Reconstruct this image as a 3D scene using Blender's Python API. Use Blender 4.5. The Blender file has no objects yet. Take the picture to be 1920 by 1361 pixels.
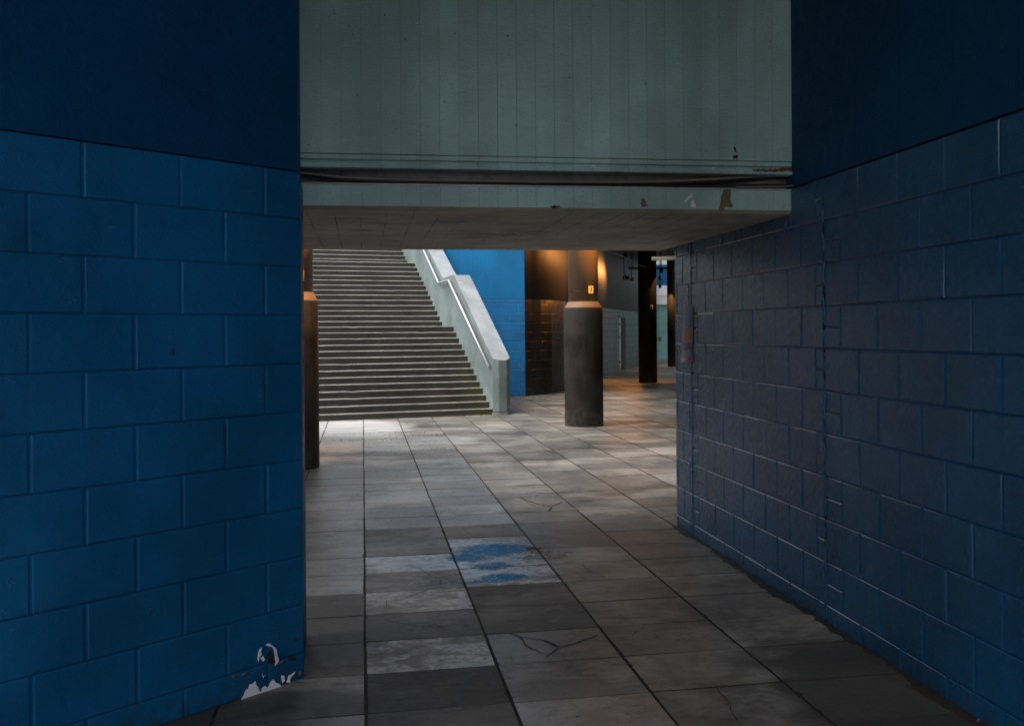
import bpy, bmesh, math, random
from mathutils import Vector, Matrix
sc = bpy.context.scene
C = sc.collection
rnd = random.Random(7)
rad = math.radians

# ------------------------------------------------------------------ camera, world, sun, exposure
F_PX, ROLL, CX, CY, EYE = 1867.0, 0.0077, 960.0, 619.5, 1.56
YAW = math.atan(280 / 1867)
SY, CYW = math.sin(YAW), math.cos(YAW)
cd = bpy.data.cameras.new('camera'); cam = bpy.data.objects.new('camera', cd); C.objects.link(cam)
cd.sensor_width = 36; cd.lens = F_PX / 1920 * 36; cd.shift_y = -61 / 1920; cd.clip_end = 3000; cd.clip_start = 0.05
fwd = Vector((SY, CYW, 0)); right = Vector((CYW, -SY, 0)); up = Vector((0, 0, 1))
r2 = (right * math.cos(ROLL) - up * math.sin(ROLL)); u2 = (up * math.cos(ROLL) + right * math.sin(ROLL))
cam.matrix_world = Matrix(((r2.x, u2.x, -fwd.x, 0), (r2.y, u2.y, -fwd.y, 0), (r2.z, u2.z, -fwd.z, EYE), (0, 0, 0, 1)))
sc.camera = cam

SUN_EL, SUN_AZ = rad(55), rad(-115)
w = bpy.data.worlds.new('World'); sc.world = w; w.use_nodes = True
nt = w.node_tree; nt.nodes.clear()
sky = nt.nodes.new('ShaderNodeTexSky'); sky.sky_type = 'NISHITA'; sky.sun_disc = False
sky.sun_elevation = SUN_EL; sky.sun_rotation = SUN_AZ; sky.air_density = 1.0; sky.dust_density = 6; sky.ozone_density = 1
hs = nt.nodes.new('ShaderNodeHueSaturation'); hs.inputs['Saturation'].default_value = 0.22
bg = nt.nodes.new('ShaderNodeBackground'); bg.inputs['Strength'].default_value = 0.15
wo = nt.nodes.new('ShaderNodeOutputWorld')
nt.links.new(sky.outputs[0], hs.inputs['Color']); nt.links.new(hs.outputs[0], bg.inputs[0]); nt.links.new(bg.outputs[0], wo.inputs[0])
sd = bpy.data.lights.new('sun', 'SUN'); sd.energy = 0.5; sd.angle = rad(35); sd.color = (1, .97, .93)
so = bpy.data.objects.new('sun', sd); C.objects.link(so)
sdir = Vector((math.sin(SUN_AZ) * math.cos(SUN_EL), math.cos(SUN_AZ) * math.cos(SUN_EL), math.sin(SUN_EL)))
so.rotation_euler = sdir.to_track_quat('Z', 'Y').to_euler(); so.location = (0, 20, 30)
vs = sc.view_settings; vs.view_transform = 'Standard'; vs.look = 'None'; vs.exposure = 1.05; vs.gamma = 1
sc.cycles.use_denoising = True; sc.cycles.max_bounces = 10; sc.cycles.diffuse_bounces = 5; sc.cycles.glossy_bounces = 4
sc.cycles.sample_clamp_indirect = 6; sc.cycles.caustics_reflective = False; sc.cycles.caustics_refractive = False

# ------------------------------------------------------------------ measured points -> metres
def ray(px, py):                       # level camera coords per metre of depth
    u, v = px - CX, CY - py
    return (u + ROLL * v) / F_PX, (v - ROLL * u) / F_PX
def W(xc, zc, h=0.0): return Vector((xc * CYW + zc * SY, -xc * SY + zc * CYW, h))
def at(px, py, z):
    a, b = ray(px, py); return W(a * z, z, EYE + b * z)
def ground(px, py):
    a, b = ray(px, py); z = -EYE / b; return W(a * z, z, 0)
def on_plane(px, py, p0, n):
    a, b = ray(px, py); d = W(a, 1, b); d.z = b
    o = Vector((0, 0, EYE)); t = (p0 - o).dot(n) / d.dot(n); return o + d * t

# ------------------------------------------------------------------ object helpers
def tag(o, label=None, cat=None, group=None, kind=None):
    if label: o['label'] = label
    if cat: o['category'] = cat
    if group: o['group'] = group
    if kind: o['kind'] = kind
    return o
def empty(name, loc, label, cat, group=None, rz=0):
    o = bpy.data.objects.new(name, None); C.objects.link(o); o.location = loc; o.rotation_euler = (0, 0, rz)
    o.empty_display_size = .2
    return tag(o, label, cat, group)
def build(name, bm, mats, parent=None, smooth=False, local=False):
    """mesh from a bmesh in world coordinates; parented without moving"""
    me = bpy.data.meshes.new(name)
    bmesh.ops.recalc_face_normals(bm, faces=bm.faces) if not local else None
    bm.to_mesh(me); bm.free()
    if not isinstance(mats, (list, tuple)): mats = [mats]
    for m in mats: me.materials.append(m)
    if smooth:
        for p in me.polygons: p.use_smooth = True
    o = bpy.data.objects.new(name, me); C.objects.link(o)
    if parent:
        o.parent = parent
        base = Matrix.Identity(4); q = parent
        ms = []
        while q: ms.append(Matrix.LocRotScale(q.location, q.rotation_euler, q.scale)); q = q.parent
        for m in reversed(ms): base = base @ m
        me.transform(base.inverted())
    return o
def quad(bm, a, b, c, d, mi=0):
    f = bm.faces.new([bm.verts.new(v) for v in (a, b, c, d)]); f.material_index = mi; return f
def hexa(bm, b4, t4, mi=0):
    vb = [bm.verts.new(v) for v in b4]; vt = [bm.verts.new(v) for v in t4]; n = len(vb)
    fs = [bm.faces.new(vb[::-1]), bm.faces.new(vt)]
    for i in range(n): fs.append(bm.faces.new((vb[i], vb[(i + 1) % n], vt[(i + 1) % n], vt[i])))
    for f in fs: f.material_index = mi
    return vb, vt
def box(bm, x0, x1, y0, y1, z0, z1, mi=0, R=None, o=Vector()):
    f = (lambda v: (R @ Vector(v)) + o) if R else (lambda v: Vector(v) + o)
    hexa(bm, [f(v) for v in ((x0, y0, z0), (x1, y0, z0), (x1, y1, z0), (x0, y1, z0))],
         [f(v) for v in ((x0, y0, z1), (x1, y0, z1), (x1, y1, z1), (x0, y1, z1))], mi)
def bevel(bm, w, seg=2, ang=30):
    bmesh.ops.remove_doubles(bm, verts=bm.verts, dist=1e-5)
    es = [e for e in bm.edges if len(e.link_faces) == 2 and e.calc_face_angle(0) > rad(ang)]
    bmesh.ops.bevel(bm, geom=es, offset=w, segments=seg, affect='EDGES', clamp_overlap=True)
def prism_extrude(bm, poly, off, mi=0):
    """poly list of Vectors, extruded by vector off"""
    hexa(bm, poly, [p + off for p in poly], mi)
def lathe(bm, prof, seg=48, c=Vector(), mi=0, cap=True):
    rings = []
    for r, z in prof:
        rings.append([bm.verts.new(c + Vector((r * math.cos(2 * math.pi * i / seg), r * math.sin(2 * math.pi * i / seg), z))) for i in range(seg)])
    for a, b in zip(rings, rings[1:]):
        for i in range(seg):
            f = bm.faces.new((a[i], a[(i + 1) % seg], b[(i + 1) % seg], b[i])); f.smooth = True; f.material_index = mi
    if cap:
        bm.faces.new(rings[0][::-1]); bm.faces.new(rings[-1])
def tube(bm, pts, r, seg=10, mi=0):
    pts = [Vector(p) for p in pts]; rings = []
    for i, p in enumerate(pts):
        t = (pts[min(i + 1, len(pts) - 1)] - pts[max(i - 1, 0)]).normalized()
        a = t.cross(Vector((0, 0, 1)))
        if a.length < 1e-3: a = Vector((1, 0, 0))
        a.normalize(); b = a.cross(t).normalized()
        rings.append([bm.verts.new(p + (a * math.cos(2 * math.pi * k / seg) + b * math.sin(2 * math.pi * k / seg)) * r) for k in range(seg)])
    for a, b in zip(rings, rings[1:]):
        for k in range(seg):
            f = bm.faces.new((a[k], a[(k + 1) % seg], b[(k + 1) % seg], b[k])); f.smooth = True; f.material_index = mi
    bm.faces.new(rings[0][::-1]).material_index = mi; bm.faces.new(rings[-1]).material_index = mi
def smooth_path(pts, n=6):
    pts = [Vector(p) for p in pts]; out = []
    for i in range(len(pts) - 1):
        p0, p1, p2, p3 = pts[max(i - 1, 0)], pts[i], pts[i + 1], pts[min(i + 2, len(pts) - 1)]
        for k in range(n):
            t = k / n
            out.append(.5 * ((2 * p1) + (p2 - p0) * t + (2 * p0 - 5 * p1 + 4 * p2 - p3) * t * t + (3 * p1 - p0 - 3 * p2 + p3) * t ** 3))
    return out + [pts[-1]]

# ------------------------------------------------------------------ materials
class Mat:
    def __init__(s, name, col=(.5, .5, .5), rough=.5, spec=.5, metal=0):
        s.m = bpy.data.materials.new(name); s.m.use_nodes = True; s.t = s.m.node_tree
        s.b = s.t.nodes['Principled BSDF']; s.b.inputs['Base Color'].default_value = (*col, 1)
        s.b.inputs['Roughness'].default_value = rough; s.b.inputs['Metallic'].default_value = metal
        s.b.inputs['Specular IOR Level'].default_value = spec
        s.g = s.t.nodes.new('ShaderNodeNewGeometry'); s.pos = s.g.outputs['Position']; s.h = None
    def n(s, k, **kw):
        x = s.t.nodes.new(k)
        for a, v in kw.items(): setattr(x, a, v)
        return x
    def put(s, v, sock):
        if hasattr(v, 'is_linked') or isinstance(v, bpy.types.NodeSocket): s.t.links.new(v, sock)
        else: sock.default_value = (*v, 1) if (isinstance(v, tuple) and len(v) == 3 and sock.type == 'RGBA') else v
    def scale(s, sx, sy, sz, v=None):
        x = s.n('ShaderNodeVectorMath', operation='MULTIPLY'); s.put(v or s.pos, x.inputs[0]); x.inputs[1].default_value = (sx, sy, sz); return x.outputs[0]
    def noise(s, sc_, det=4, ro=.55, v=None, dist=0):
        x = s.n('ShaderNodeTexNoise'); x.inputs['Scale'].default_value = sc_; x.inputs['Detail'].default_value = det
        x.inputs['Roughness'].default_value = ro; x.inputs['Distortion'].default_value = dist; s.put(v or s.pos, x.inputs['Vector']); return x.outputs[0]
    def vor(s, sc_, feat='F1', v=None, out='Distance'):
        x = s.n('ShaderNodeTexVoronoi', feature=feat); x.inputs['Scale'].default_value = sc_; s.put(v or s.pos, x.inputs['Vector']); return x.outputs[out]
    def ramp(s, f, a, b, lo=0.0, hi=1.0):
        x = s.n('ShaderNodeMapRange', interpolation_type='SMOOTHSTEP'); s.put(f, x.inputs[0])
        for i, q in enumerate((a, b, lo, hi)): x.inputs[i + 1].default_value = q
        return x.outputs[0]
    def math(s, op, a, b=0.0, c=None):
        x = s.n('ShaderNodeMath', operation=op); s.put(a, x.inputs[0]); s.put(b, x.inputs[1])
        if c is not None: s.put(c, x.inputs[2])
        return x.outputs[0]
    def mix(s, f, a, b, mode='MIX'):
        x = s.n('ShaderNodeMix', data_type='RGBA', blend_type=mode); s.put(f, x.inputs[0]); s.put(a, x.inputs[6]); s.put(b, x.inputs[7]); return x.outputs[2]
    def col(s, c): s.put(c, s.b.inputs['Base Color']); return s
    def rough(s, c): s.put(c, s.b.inputs['Roughness']); return s
    def bump(s, h, strength=.3, dist=.01):
        x = s.n('ShaderNodeBump'); x.inputs['Strength'].default_value = strength; x.inputs['Distance'].default_value = dist
        s.put(h, x.inputs['Height'])
        if s.h is not None: s.t.links.new(s.h, x.inputs['Normal'])
        s.h = x.outputs[0]; s.put(s.h, s.b.inputs['Normal']); return s
    def sep(s, v=None):
        x = s.n('ShaderNodeSeparateXYZ'); s.put(v or s.pos, x.inputs[0]); return x.outputs
    def attr(s, name):
        x = s.n('ShaderNodeAttribute'); x.attribute_name = name; return x

JB = {}
def painted_block(name, base, r0, r1, orange=.35, white_specks=True, spec=.5, bs=1.0):
    m = Mat(name, base, .4, spec)
    n1 = m.noise(1.3, 5); n2 = m.noise(26, 4, .6); n3 = m.noise(130, 4, .7); n4 = m.noise(8, 3)
    dark = tuple(c * .72 for c in base); lite = tuple(min(1, c * 1.18 + .004) for c in base)
    c = m.mix(m.ramp(n1, .3, .7), dark, lite)
    c = m.mix(m.ramp(m.noise(6, 6, .65), .55, .8, 0, .35), c, tuple(x * .55 + .006 for x in base))
    if white_specks:
        v = m.vor(95); big = m.ramp(m.noise(2.2, 3), .5, .7)
        c = m.mix(m.math('MULTIPLY', m.ramp(v, .22, .08), m.math('MULTIPLY', big, m.ramp(n2, .47, .58, 0, .8))), c, (.40, .55, .65))
    z = m.sep()[2]
    grime = m.math('MULTIPLY', m.ramp(z, .16, .0), m.ramp(m.noise(14, 5, .7), .42, .62))
    c = m.mix(m.math('MULTIPLY', grime, .55), c, (.03, .03, .03))
    m.col(c); m.rough(m.ramp(n2, .3, .75, r0, r1))
    dr = m.noise(1, 5, .7, m.scale(28, 28, 1.6)); c = m.mix(m.math('MULTIPLY', m.ramp(dr, .56, .72), m.ramp(n4, .45, .65, 0, .4)), c, tuple(x * .45 + .004 for x in base))
    sc1 = m.noise(1, 6, .75, m.scale(5, 5, 9), 2.0); c = m.mix(m.ramp(sc1, .63, .70, 0, .35), c, tuple(x * .5 + .02 for x in base))
    pit = m.ramp(m.vor(38), .12, .06); c = m.mix(m.math('MULTIPLY', pit, m.ramp(n2, .52, .6, 0, .8)), c, tuple(x * .25 for x in base))
    m.col(c)
    m.bump(n4, .5 * bs, .006).bump(n2, .5 * bs, .003).bump(n3, orange, .0022).bump(pit, -.4, .002)
    return m.m
M = {}
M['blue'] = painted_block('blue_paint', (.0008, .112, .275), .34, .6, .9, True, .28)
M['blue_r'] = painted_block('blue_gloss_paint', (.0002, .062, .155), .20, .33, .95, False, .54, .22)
M['e_blue'] = Mat('glossy_blue_arris', (.001, .06, .15), .22, 1.0).m
M['j_blue'] = Mat('deep_blue_joint_paint', (.0004, .052, .17), .34, .5).m
M['j_far'] = Mat('paint_filled_joint', (.03, .24, .50), .4).m; M['j_black'] = Mat('sooty_joint', (.004, .004, .004), .6).m
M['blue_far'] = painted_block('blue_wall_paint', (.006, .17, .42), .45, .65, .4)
M['black'] = painted_block('black_gloss_paint', (.028, .025, .023), .30, .46, .6, False, .7, .6)

def boarded(name, base, rgh=(.45, .65), step=.105, ax=0, scale_grain=(9, 9, 150), spec=.4, specks=True, groove=.9, varc=.2):
    """board-marked concrete; boards stand vertical, step metres wide along ax"""
    m = Mat(name, base, .5, spec); s = m.sep()
    u = m.math('DIVIDE', s[ax], step); cell = m.math('FLOOR', u); fr = m.math('FRACT', u)
    line = m.math('MINIMUM', fr, m.math('SUBTRACT', 1.0, fr))
    lines = m.ramp(line, 0, .028, 1, 0)
    wn = m.n('ShaderNodeTexWhiteNoise', noise_dimensions='1D'); m.put(cell, wn.inputs['W'])
    wv = wn.outputs['Value']
    v = m.scale(*scale_grain); off = m.n('ShaderNodeVectorMath', operation='ADD'); m.put(v, off.inputs[0])
    cmb = m.n('ShaderNodeCombineXYZ'); m.put(m.math('MULTIPLY', wv, 37.0), cmb.inputs[0]); m.put(m.math('MULTIPLY', wv, 91.0), cmb.inputs[2]); m.put(cmb.outputs[0], off.inputs[1])
    grain = m.noise(1.0, 4, .6, off.outputs[0], 1.2)
    c = m.mix(m.ramp(m.noise(1.1, 5), .3, .7), tuple(x * .82 for x in base), tuple(x * 1.12 for x in base))
    c = m.mix(m.math('MULTIPLY', wv, varc), c, tuple(x * .7 for x in base))
    c = m.mix(m.ramp(grain, .5, .75, 0, .3), c, tuple(x * .6 for x in base))
    thr = m.ramp(wv, .0, .7, .25, .85)
    c = m.mix(m.math('MULTIPLY', lines, m.math('MULTIPLY', thr, groove)), c, tuple(x * .22 for x in base))
    if specks:
        zz = m.ramp(m.noise(1.0, 4, .6, m.scale(1.2, 1.2, .35)), .42, .7, 0, .55); c = m.mix(zz, c, tuple(x * .5 for x in base))
        wg = m.noise(1, 5, .7, m.scale(14, 14, 75), 2.5); c = m.mix(m.ramp(wg, .54, .68, 0, .35), c, tuple(x * .45 for x in base)); m.bump(wg, .7, .003)
        vv = m.vor(23, v=m.scale(1, 1, .8)); c = m.mix(m.math('MULTIPLY', m.ramp(vv, .12, .05), m.ramp(m.noise(9, 3), .55, .68, 0, .9)), c, (.012, .016, .018))
        v3 = m.vor(60); c = m.mix(m.math('MULTIPLY', m.ramp(v3, .2, .1), m.ramp(m.noise(5, 3), .5, .62, 0, .7)), c, (.02, .026, .028))
        v2 = m.vor(9.3, v=m.scale(1.6, 1, .8)); c = m.mix(m.math('MULTIPLY', m.ramp(m.math('ADD', v2, m.math('MULTIPLY', m.noise(60, 2), .08)), .095, .07), m.ramp(m.noise(1.6, 2), .45, .55)), c, (.006, .035, .12))
        c = m.mix(m.ramp(m.noise(.9, 3), .5, .68, 0, .35), c, (.17, .16, .13))
        st = m.noise(1, 4, .6, m.scale(16, 16, 1.1)); c = m.mix(m.ramp(st, .55, .8, 0, .35), c, tuple(x * .6 + .02 for x in base))
    m.col(c); m.rough(m.ramp(grain, .3, .7, *rgh))
    m.bump(lines, -.8 if groove else 0, .005).bump(grain, .9, .004).bump(m.noise(120, 3), .25, .0015)
    return m.m
M['teal_board'] = boarded('teal_painted_board_marked_concrete', (.46, .70, .70), scale_grain=(14, 14, 110), varc=.4)
M['blue_smooth'] = boarded('blue_painted_smooth_concrete', (.0006, .052, .135), (.5, .7), .42, 1, (12, 12, 12), .2, False, .5, .1)
M['blue_smooth_l'] = boarded('blue_painted_flat_concrete', (.0006, .062, .165), (.5, .7), .62, 0, (12, 12, 12), .2, False, .35, .1)
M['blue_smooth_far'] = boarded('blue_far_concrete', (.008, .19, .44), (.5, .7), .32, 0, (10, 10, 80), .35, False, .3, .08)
M['black_smooth'] = boarded('black_gloss_board_marked', (.030, .024, .020), (.42, .6), .11, 1, (60, 60, 3), .6, False, .8, .3)
M['column'] = boarded('charcoal_column_paint', (.014, .013, .012), (.5, .7), .1, 0, (90, 90, 3), .16, False, .0, .1)
def column_mat():
    m = Mat('charcoal_column_paint', (.02, .02, .02), .6, .18); n1 = m.noise(1.8, 7, .65); st = m.noise(1, 5, .7, m.scale(22, 22, 1.3)); f = m.noise(60, 4, .7)
    c = m.mix(m.ramp(n1, .35, .65), (.010, .0095, .009), (.030, .027, .024))
    c = m.mix(m.ramp(st, .55, .72, 0, .6), c, (.045, .038, .03)); c = m.mix(m.ramp(f, .64, .74, 0, .7), c, (.07, .06, .05))
    z = m.sep()[2]; c = m.mix(m.math('MULTIPLY', m.ramp(z, .5, .0), m.ramp(m.noise(9, 6, .7), .4, .65, .1, .8)), c, (.085, .072, .058))
    scr = m.noise(1, 5, .8, m.scale(40, 40, 5), 3); c = m.mix(m.ramp(scr, .70, .74, 0, .6), c, (.13, .11, .09))
    m.col(c); m.rough(m.ramp(n1, .3, .7, .42, .68)); m.bump(st, .3, .003).bump(f, .4, .002); return m.m
M['column'] = column_mat()
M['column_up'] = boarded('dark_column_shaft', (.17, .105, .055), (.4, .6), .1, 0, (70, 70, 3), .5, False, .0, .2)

def concrete(name, base, rg=(.55, .8), stain=.6, moss=False, spec=.4, bumpy=.4, stscale=1.6):
    m = Mat(name, base, .6, spec); n1 = m.noise(stscale, 6, .6); n2 = m.noise(19, 5, .65); n3 = m.noise(160, 3)
    c = m.mix(m.ramp(n1, .3, .7), tuple(x * .72 for x in base), tuple(x * 1.2 for x in base))
    c = m.mix(m.ramp(n2, .5, .75, 0, stain), c, tuple(x * .45 for x in base))
    m.c = c; m.col(c); m.rough(m.ramp(n2, .3, .7, *rg)); m.bump(n2, bumpy, .004).bump(n3, .35, .0015)
    return m
M['soffit'] = None
m = concrete('bare_soffit_concrete', (.60, .545, .49), stain=.35)
st = m.noise(1, 5, .7, m.scale(2.2, 9, 1), 1.4)
sx = m.sep(); gx = m.math('FRACT', m.math('DIVIDE', m.math('ADD', sx[0], m.math('MULTIPLY', m.noise(3, 2), .01)), .145))
gl = m.ramp(m.math('MINIMUM', gx, m.math('SUBTRACT', 1.0, gx)), 0, .04, 1, 0)
c = m.mix(m.ramp(st, .50, .70, 0, .65), m.c, (.09, .08, .07))
c = m.mix(m.math('MULTIPLY', gl, m.ramp(m.noise(1.7, 3), .42, .62)), c, (.05, .045, .04))
d = m.n('ShaderNodeVectorMath', operation='DISTANCE'); m.put(m.scale(1, .55, 0), d.inputs[0]); d.inputs[1].default_value = (.98, 3.75, 0)
hole = m.math('MULTIPLY', m.ramp(d.outputs['Value'], .42, .05), m.ramp(m.noise(7, 6, .75, m.scale(.8, 1.6, 1)), .5, .62))
c = m.mix(hole, c, (.012, .01, .009)); m.col(c); M['soffit'] = m.m
M['edge'] = concrete('worn_beige_edge', (.27, .24, .18), stain=.5).m
M['trough'] = concrete('cable_trough_concrete', (.17, .165, .17)).m
M['ceiling'] = concrete('dark_ceiling_concrete', (.05, .048, .045)).m
M['ceiling_out'] = concrete('roof_slab_concrete', (.12, .12, .115)).m
m = concrete('pale_green_parapet_paint', (.17, .215, .21), stain=.18, rg=(.4, .6)); M['parapet'] = m.m
m = concrete('weathered_coping', (.29, .315, .325), stain=.25, rg=(.35, .55)); M['coping'] = m.m
M['plinth'] = concrete('grey_plinth', (.22, .24, .23)).m
# steps with moss towards the wall end
M['nosing'] = concrete('worn_skylit_nosing', (.30, .295, .275), stain=.5).m  # worn edge, lightened further: the sky highlight is put into its colour
m = concrete('stair_concrete', (.045, .041, .036), rg=(.35, .6), stain=.6, stscale=2.5)
so_ = m.sep(); stv = m.noise(1, 4, .6, m.scale(5, 5, 30))
c = m.mix(m.ramp(stv, .52, .75, 0, .5), m.c, (.05, .047, .042))
STAIR_M = (m, c)
M['steel'] = Mat('brushed_steel_rail', (.55, .56, .58), .42, .5, .85).m
M['cable_pale'] = Mat('pale_cable', (.22, .19, .17), .5).m
M['cable_dark'] = Mat('black_cable', (.012, .012, .012), .5).m
M['rust'] = concrete('rusty_strip', (.16, .05, .02)).m
M['chip'] = concrete('exposed_pale_plaster', (.80, .80, .82), stain=.3).m
M['chip_b'] = concrete('exposed_brown_concrete', (.17, .135, .075), stain=.5).m
M['hole'] = Mat('dark_hole', (.015, .012, .01), .9).m
M['yellow'] = Mat('yellow_plate', (.62, .40, .03), .4).m
M['cream'] = Mat('cream_plate', (.75, .6, .35), .4).m
M['inkk'] = Mat('black_ink', (.01, .01, .01), .5).m
M['metal_dark'] = Mat('black_metal', (.012, .012, .012), .4, .5, .3).m
M['pale_metal'] = concrete('pale_metal_paint', (.42, .42, .40), rg=(.3, .5), stain=.3).m
M['teal_door'] = boarded('teal_door_paint', (.16, .34, .32), (.35, .5), .13, 0, (30, 30, 2), .4, False, .5, .1)
M['white_panel'] = concrete('white_panel_paint', (.6, .59, .63), stain=.05).m
M['dirt'] = concrete('gutter_dirt', (.035, .028, .02), stain=.8).m
M['leaf'] = Mat('dead_leaf', (.24, .10, .04), .7).m
M['pipe'] = Mat('cream_pipe_paint', (.62, .58, .42), .4).m
def emis(name, col, s):
    x = Mat(name, col, .4); x.b.inputs['Emission Color'].default_value = (*col, 1); x.b.inputs['Emission Strength'].default_value = s; return x.m
M['lens'] = emis('warm_lamp_lens', (1, .62, .3), 3)

# ------------------------------------------------------------------ pavement
col0 = ground(684.5, 1160).x                 # the long joint left of the puddle
PW, PR = .608, .4755
row0 = ground(686, 1338).y - 40 * PR * 1.0
row_sk = math.tan(rad(2.0))
def paver_material():
    m = Mat('paving_slab_concrete', (.2, .19, .18), .5, .5)
    a = m.attr('slab'); sp = m.n('ShaderNodeSeparateColor'); m.put(a.outputs['Color'], sp.inputs[0])
    tint, wet, white = sp.outputs[0], sp.outputs[1], sp.outputs[2]
    n1 = m.noise(1.5, 6, .6); n2 = m.noise(24, 6, .7); n3 = m.noise(210, 3, .6)
    streak = m.noise(1, 7, .7, m.scale(1.6, 5, 1), 1.4)
    base = m.mix(m.ramp(n1, .3, .7), (.20, .182, .160), (.46, .42, .37))
    base = m.mix(m.ramp(streak, .46, .74, 0, .6), base, (.10, .094, .086))
    base = m.mix(m.ramp(n2, .52, .78, 0, .45), base, (.09, .085, .078))
    gr1 = m.ramp(m.noise(.95, 9, .68, None, .6), .47, .62); gr2 = m.ramp(m.noise(1, 8, .75, m.scale(3.1, 4.5, 1), .8), .52, .66)
    base = m.mix(m.math('MULTIPLY', gr1, .8), base, m.mix(1.0, base, (.38, .36, .33), 'MULTIPLY'))
    base = m.mix(m.math('MULTIPLY', gr2, .75), base, m.mix(1.0, base, (.42, .40, .38), 'MULTIPLY'))
    pale = m.ramp(m.noise(1, 8, .72, m.scale(2.4, 6.0, 1), 1.0), .55, .72, 0, .5); base = m.mix(pale, base, (.52, .50, .47))
    tn = m.math('MULTIPLY', tint, 4.0)
    cc = m.n('ShaderNodeCombineColor'); [m.put(tn, cc.inputs[i]) for i in range(3)]
    base = m.mix(1.0, base, cc.outputs[0], 'MULTIPLY')
    # efflorescence / worn white patches
    wm = m.math('MULTIPLY', m.ramp(m.noise(1, 5, .6, m.scale(4.2, 6.5, 1), .9), .40, .60), m.math('MULTIPLY', white, m.ramp(n2, .36, .56)))
    base = m.mix(wm, base, (.70, .69, .68))
    # gum / round dark stains
    gm = m.ramp(m.vor(2.1), .055, .035, 0, .6); base = m.mix(m.math('MULTIPLY', gm, m.ramp(n2, .3, .5)), base, (.045, .043, .042))
    sp_ = m.ramp(m.vor(34), .10, .06, 0, .7); base = m.mix(m.math('MULTIPLY', sp_, m.ramp(n1, .5, .6)), base, (.03, .03, .03))
    # standing water: where the slabs dip
    P = m.pos; wob = m.noise(2.6, 5, .65); wob2 = m.noise(17, 7, .82, m.scale(.55, 2.0, 1))
    def blob(cx, cy, rx, ry, amp):
        v = m.n('ShaderNodeVectorMath', operation='SUBTRACT'); m.put(P, v.inputs[0]); v.inputs[1].default_value = (cx, cy, 0)
        s = m.scale(1 / rx, 1 / ry, 0, v.outputs[0]); l = m.n('ShaderNodeVectorMath', operation='LENGTH'); m.put(s, l.inputs[0])
        return m.ramp(l.outputs['Value'], 1.5, .3, 0, amp)
    tot = None
    def add(px, py, rx, ry, amp):
        nonlocal tot
        g = ground(px, py); b = blob(g.x, g.y, rx, ry, amp); tot = b if tot is None else m.math('MAXIMUM', tot, b)
    add(930, 1030, .34, .26, 1.0); add(880, 1045, .22, .16, .9); add(925, 1062, .2, .14, .8); add(945, 1082, .18, .12, .95); add(900, 1090, .3, .05, .85); add(1010, 1040, .30, .22, .62)
    wet_core = tot; tot = None
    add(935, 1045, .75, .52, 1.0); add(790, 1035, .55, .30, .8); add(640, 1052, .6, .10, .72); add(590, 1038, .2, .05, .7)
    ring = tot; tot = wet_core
    def cen(x, k): return m.math('MULTIPLY', m.math('SUBTRACT', x, .5), k)
    wsum = m.math('ADD', m.math('ADD', tot, cen(wob, 1.1)), m.math('ADD', cen(wob2, 1.7), cen(m.noise(55, 4, .7, m.scale(.6, .8, 1)), 1.5)))
    flk = m.math('MULTIPLY', m.ramp(m.vor(38, v=m.scale(.75, 1.15, 1)), .30, .18), m.ramp(m.noise(9, 5, .7), .46, .56))
    water = m.math('MULTIPLY', m.ramp(wsum, .56, .68), m.math('SUBTRACT', 1.0, flk))
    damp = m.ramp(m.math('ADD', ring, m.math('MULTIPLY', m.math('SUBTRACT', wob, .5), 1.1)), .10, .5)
    s = m.sep()
    far = m.ramp(s[1], 8, 13)
    farwet = m.math('MULTIPLY', m.ramp(s[1], 11.0, 15.5), m.ramp(m.noise(1, 5, .6, m.scale(.5, 1.2, 1)), .42, .6, .25, 1))
    base = m.mix(m.math('MULTIPLY', m.math('MULTIPLY', m.math('SUBTRACT', damp, water), m.ramp(white, .5, .8, .22, 1)), m.ramp(m.noise(1, 6, .7, m.scale(5, 9, 1), .6), .36, .62, .0, .62)), base, (.66, .66, .68))  # whitens the damp rim: pale deposit plus sky sheen put into the colour
    def soft(px, py, rx, ry, colr, amp, a=.35, b=.75):
        nonlocal base
        g = ground(px, py); bl_ = blob(g.x, g.y, rx, ry, 1.0)
        f = m.ramp(m.math('ADD', bl_, m.math('MULTIPLY', m.math('SUBTRACT', m.noise(1, 6, .7, m.scale(1.5, 3.2, 1), 1), .5), 1.6)), a, b, 0, amp)
        base = m.mix(f, base, colr)
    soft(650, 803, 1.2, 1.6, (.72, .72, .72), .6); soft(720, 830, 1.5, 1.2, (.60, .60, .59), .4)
    soft(650, 893, .9, .9, (.10, .093, .085), .75); soft(760, 885, .9, .6, (.11, .10, .09), .5); soft(1180, 1000, .5, .9, (.10, .097, .092), .4)
    soft(620, 1180, .5, .6, (.09, .085, .08), .6); soft(960, 785, 2.2, .5, (.10, .10, .075), .5); soft(1000, 1000, .5, .5, (.13, .125, .12), .3)
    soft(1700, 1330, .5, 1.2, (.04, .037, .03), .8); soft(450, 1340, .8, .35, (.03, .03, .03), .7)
    base = m.mix(m.math('MULTIPLY', water, .8), base, m.mix(1.0, base, (.08, .08, .10), 'MULTIPLY'))
    m.col(base)
    r = m.math('ADD', m.ramp(n2, .3, .7, .36, .52), m.math('MULTIPLY', m.math('SUBTRACT', .5, wet), .5))
    r = m.math('SUBTRACT', r, m.math('MULTIPLY', farwet, .06))
    r = m.math('MAXIMUM', r, .16)
    mr = m.n('ShaderNodeMix', data_type='FLOAT'); m.put(m.math('MULTIPLY', damp, m.ramp(white, .5, .8, .0, 1)), mr.inputs[0]); m.put(r, mr.inputs[2]); mr.inputs[3].default_value = .15
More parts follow.
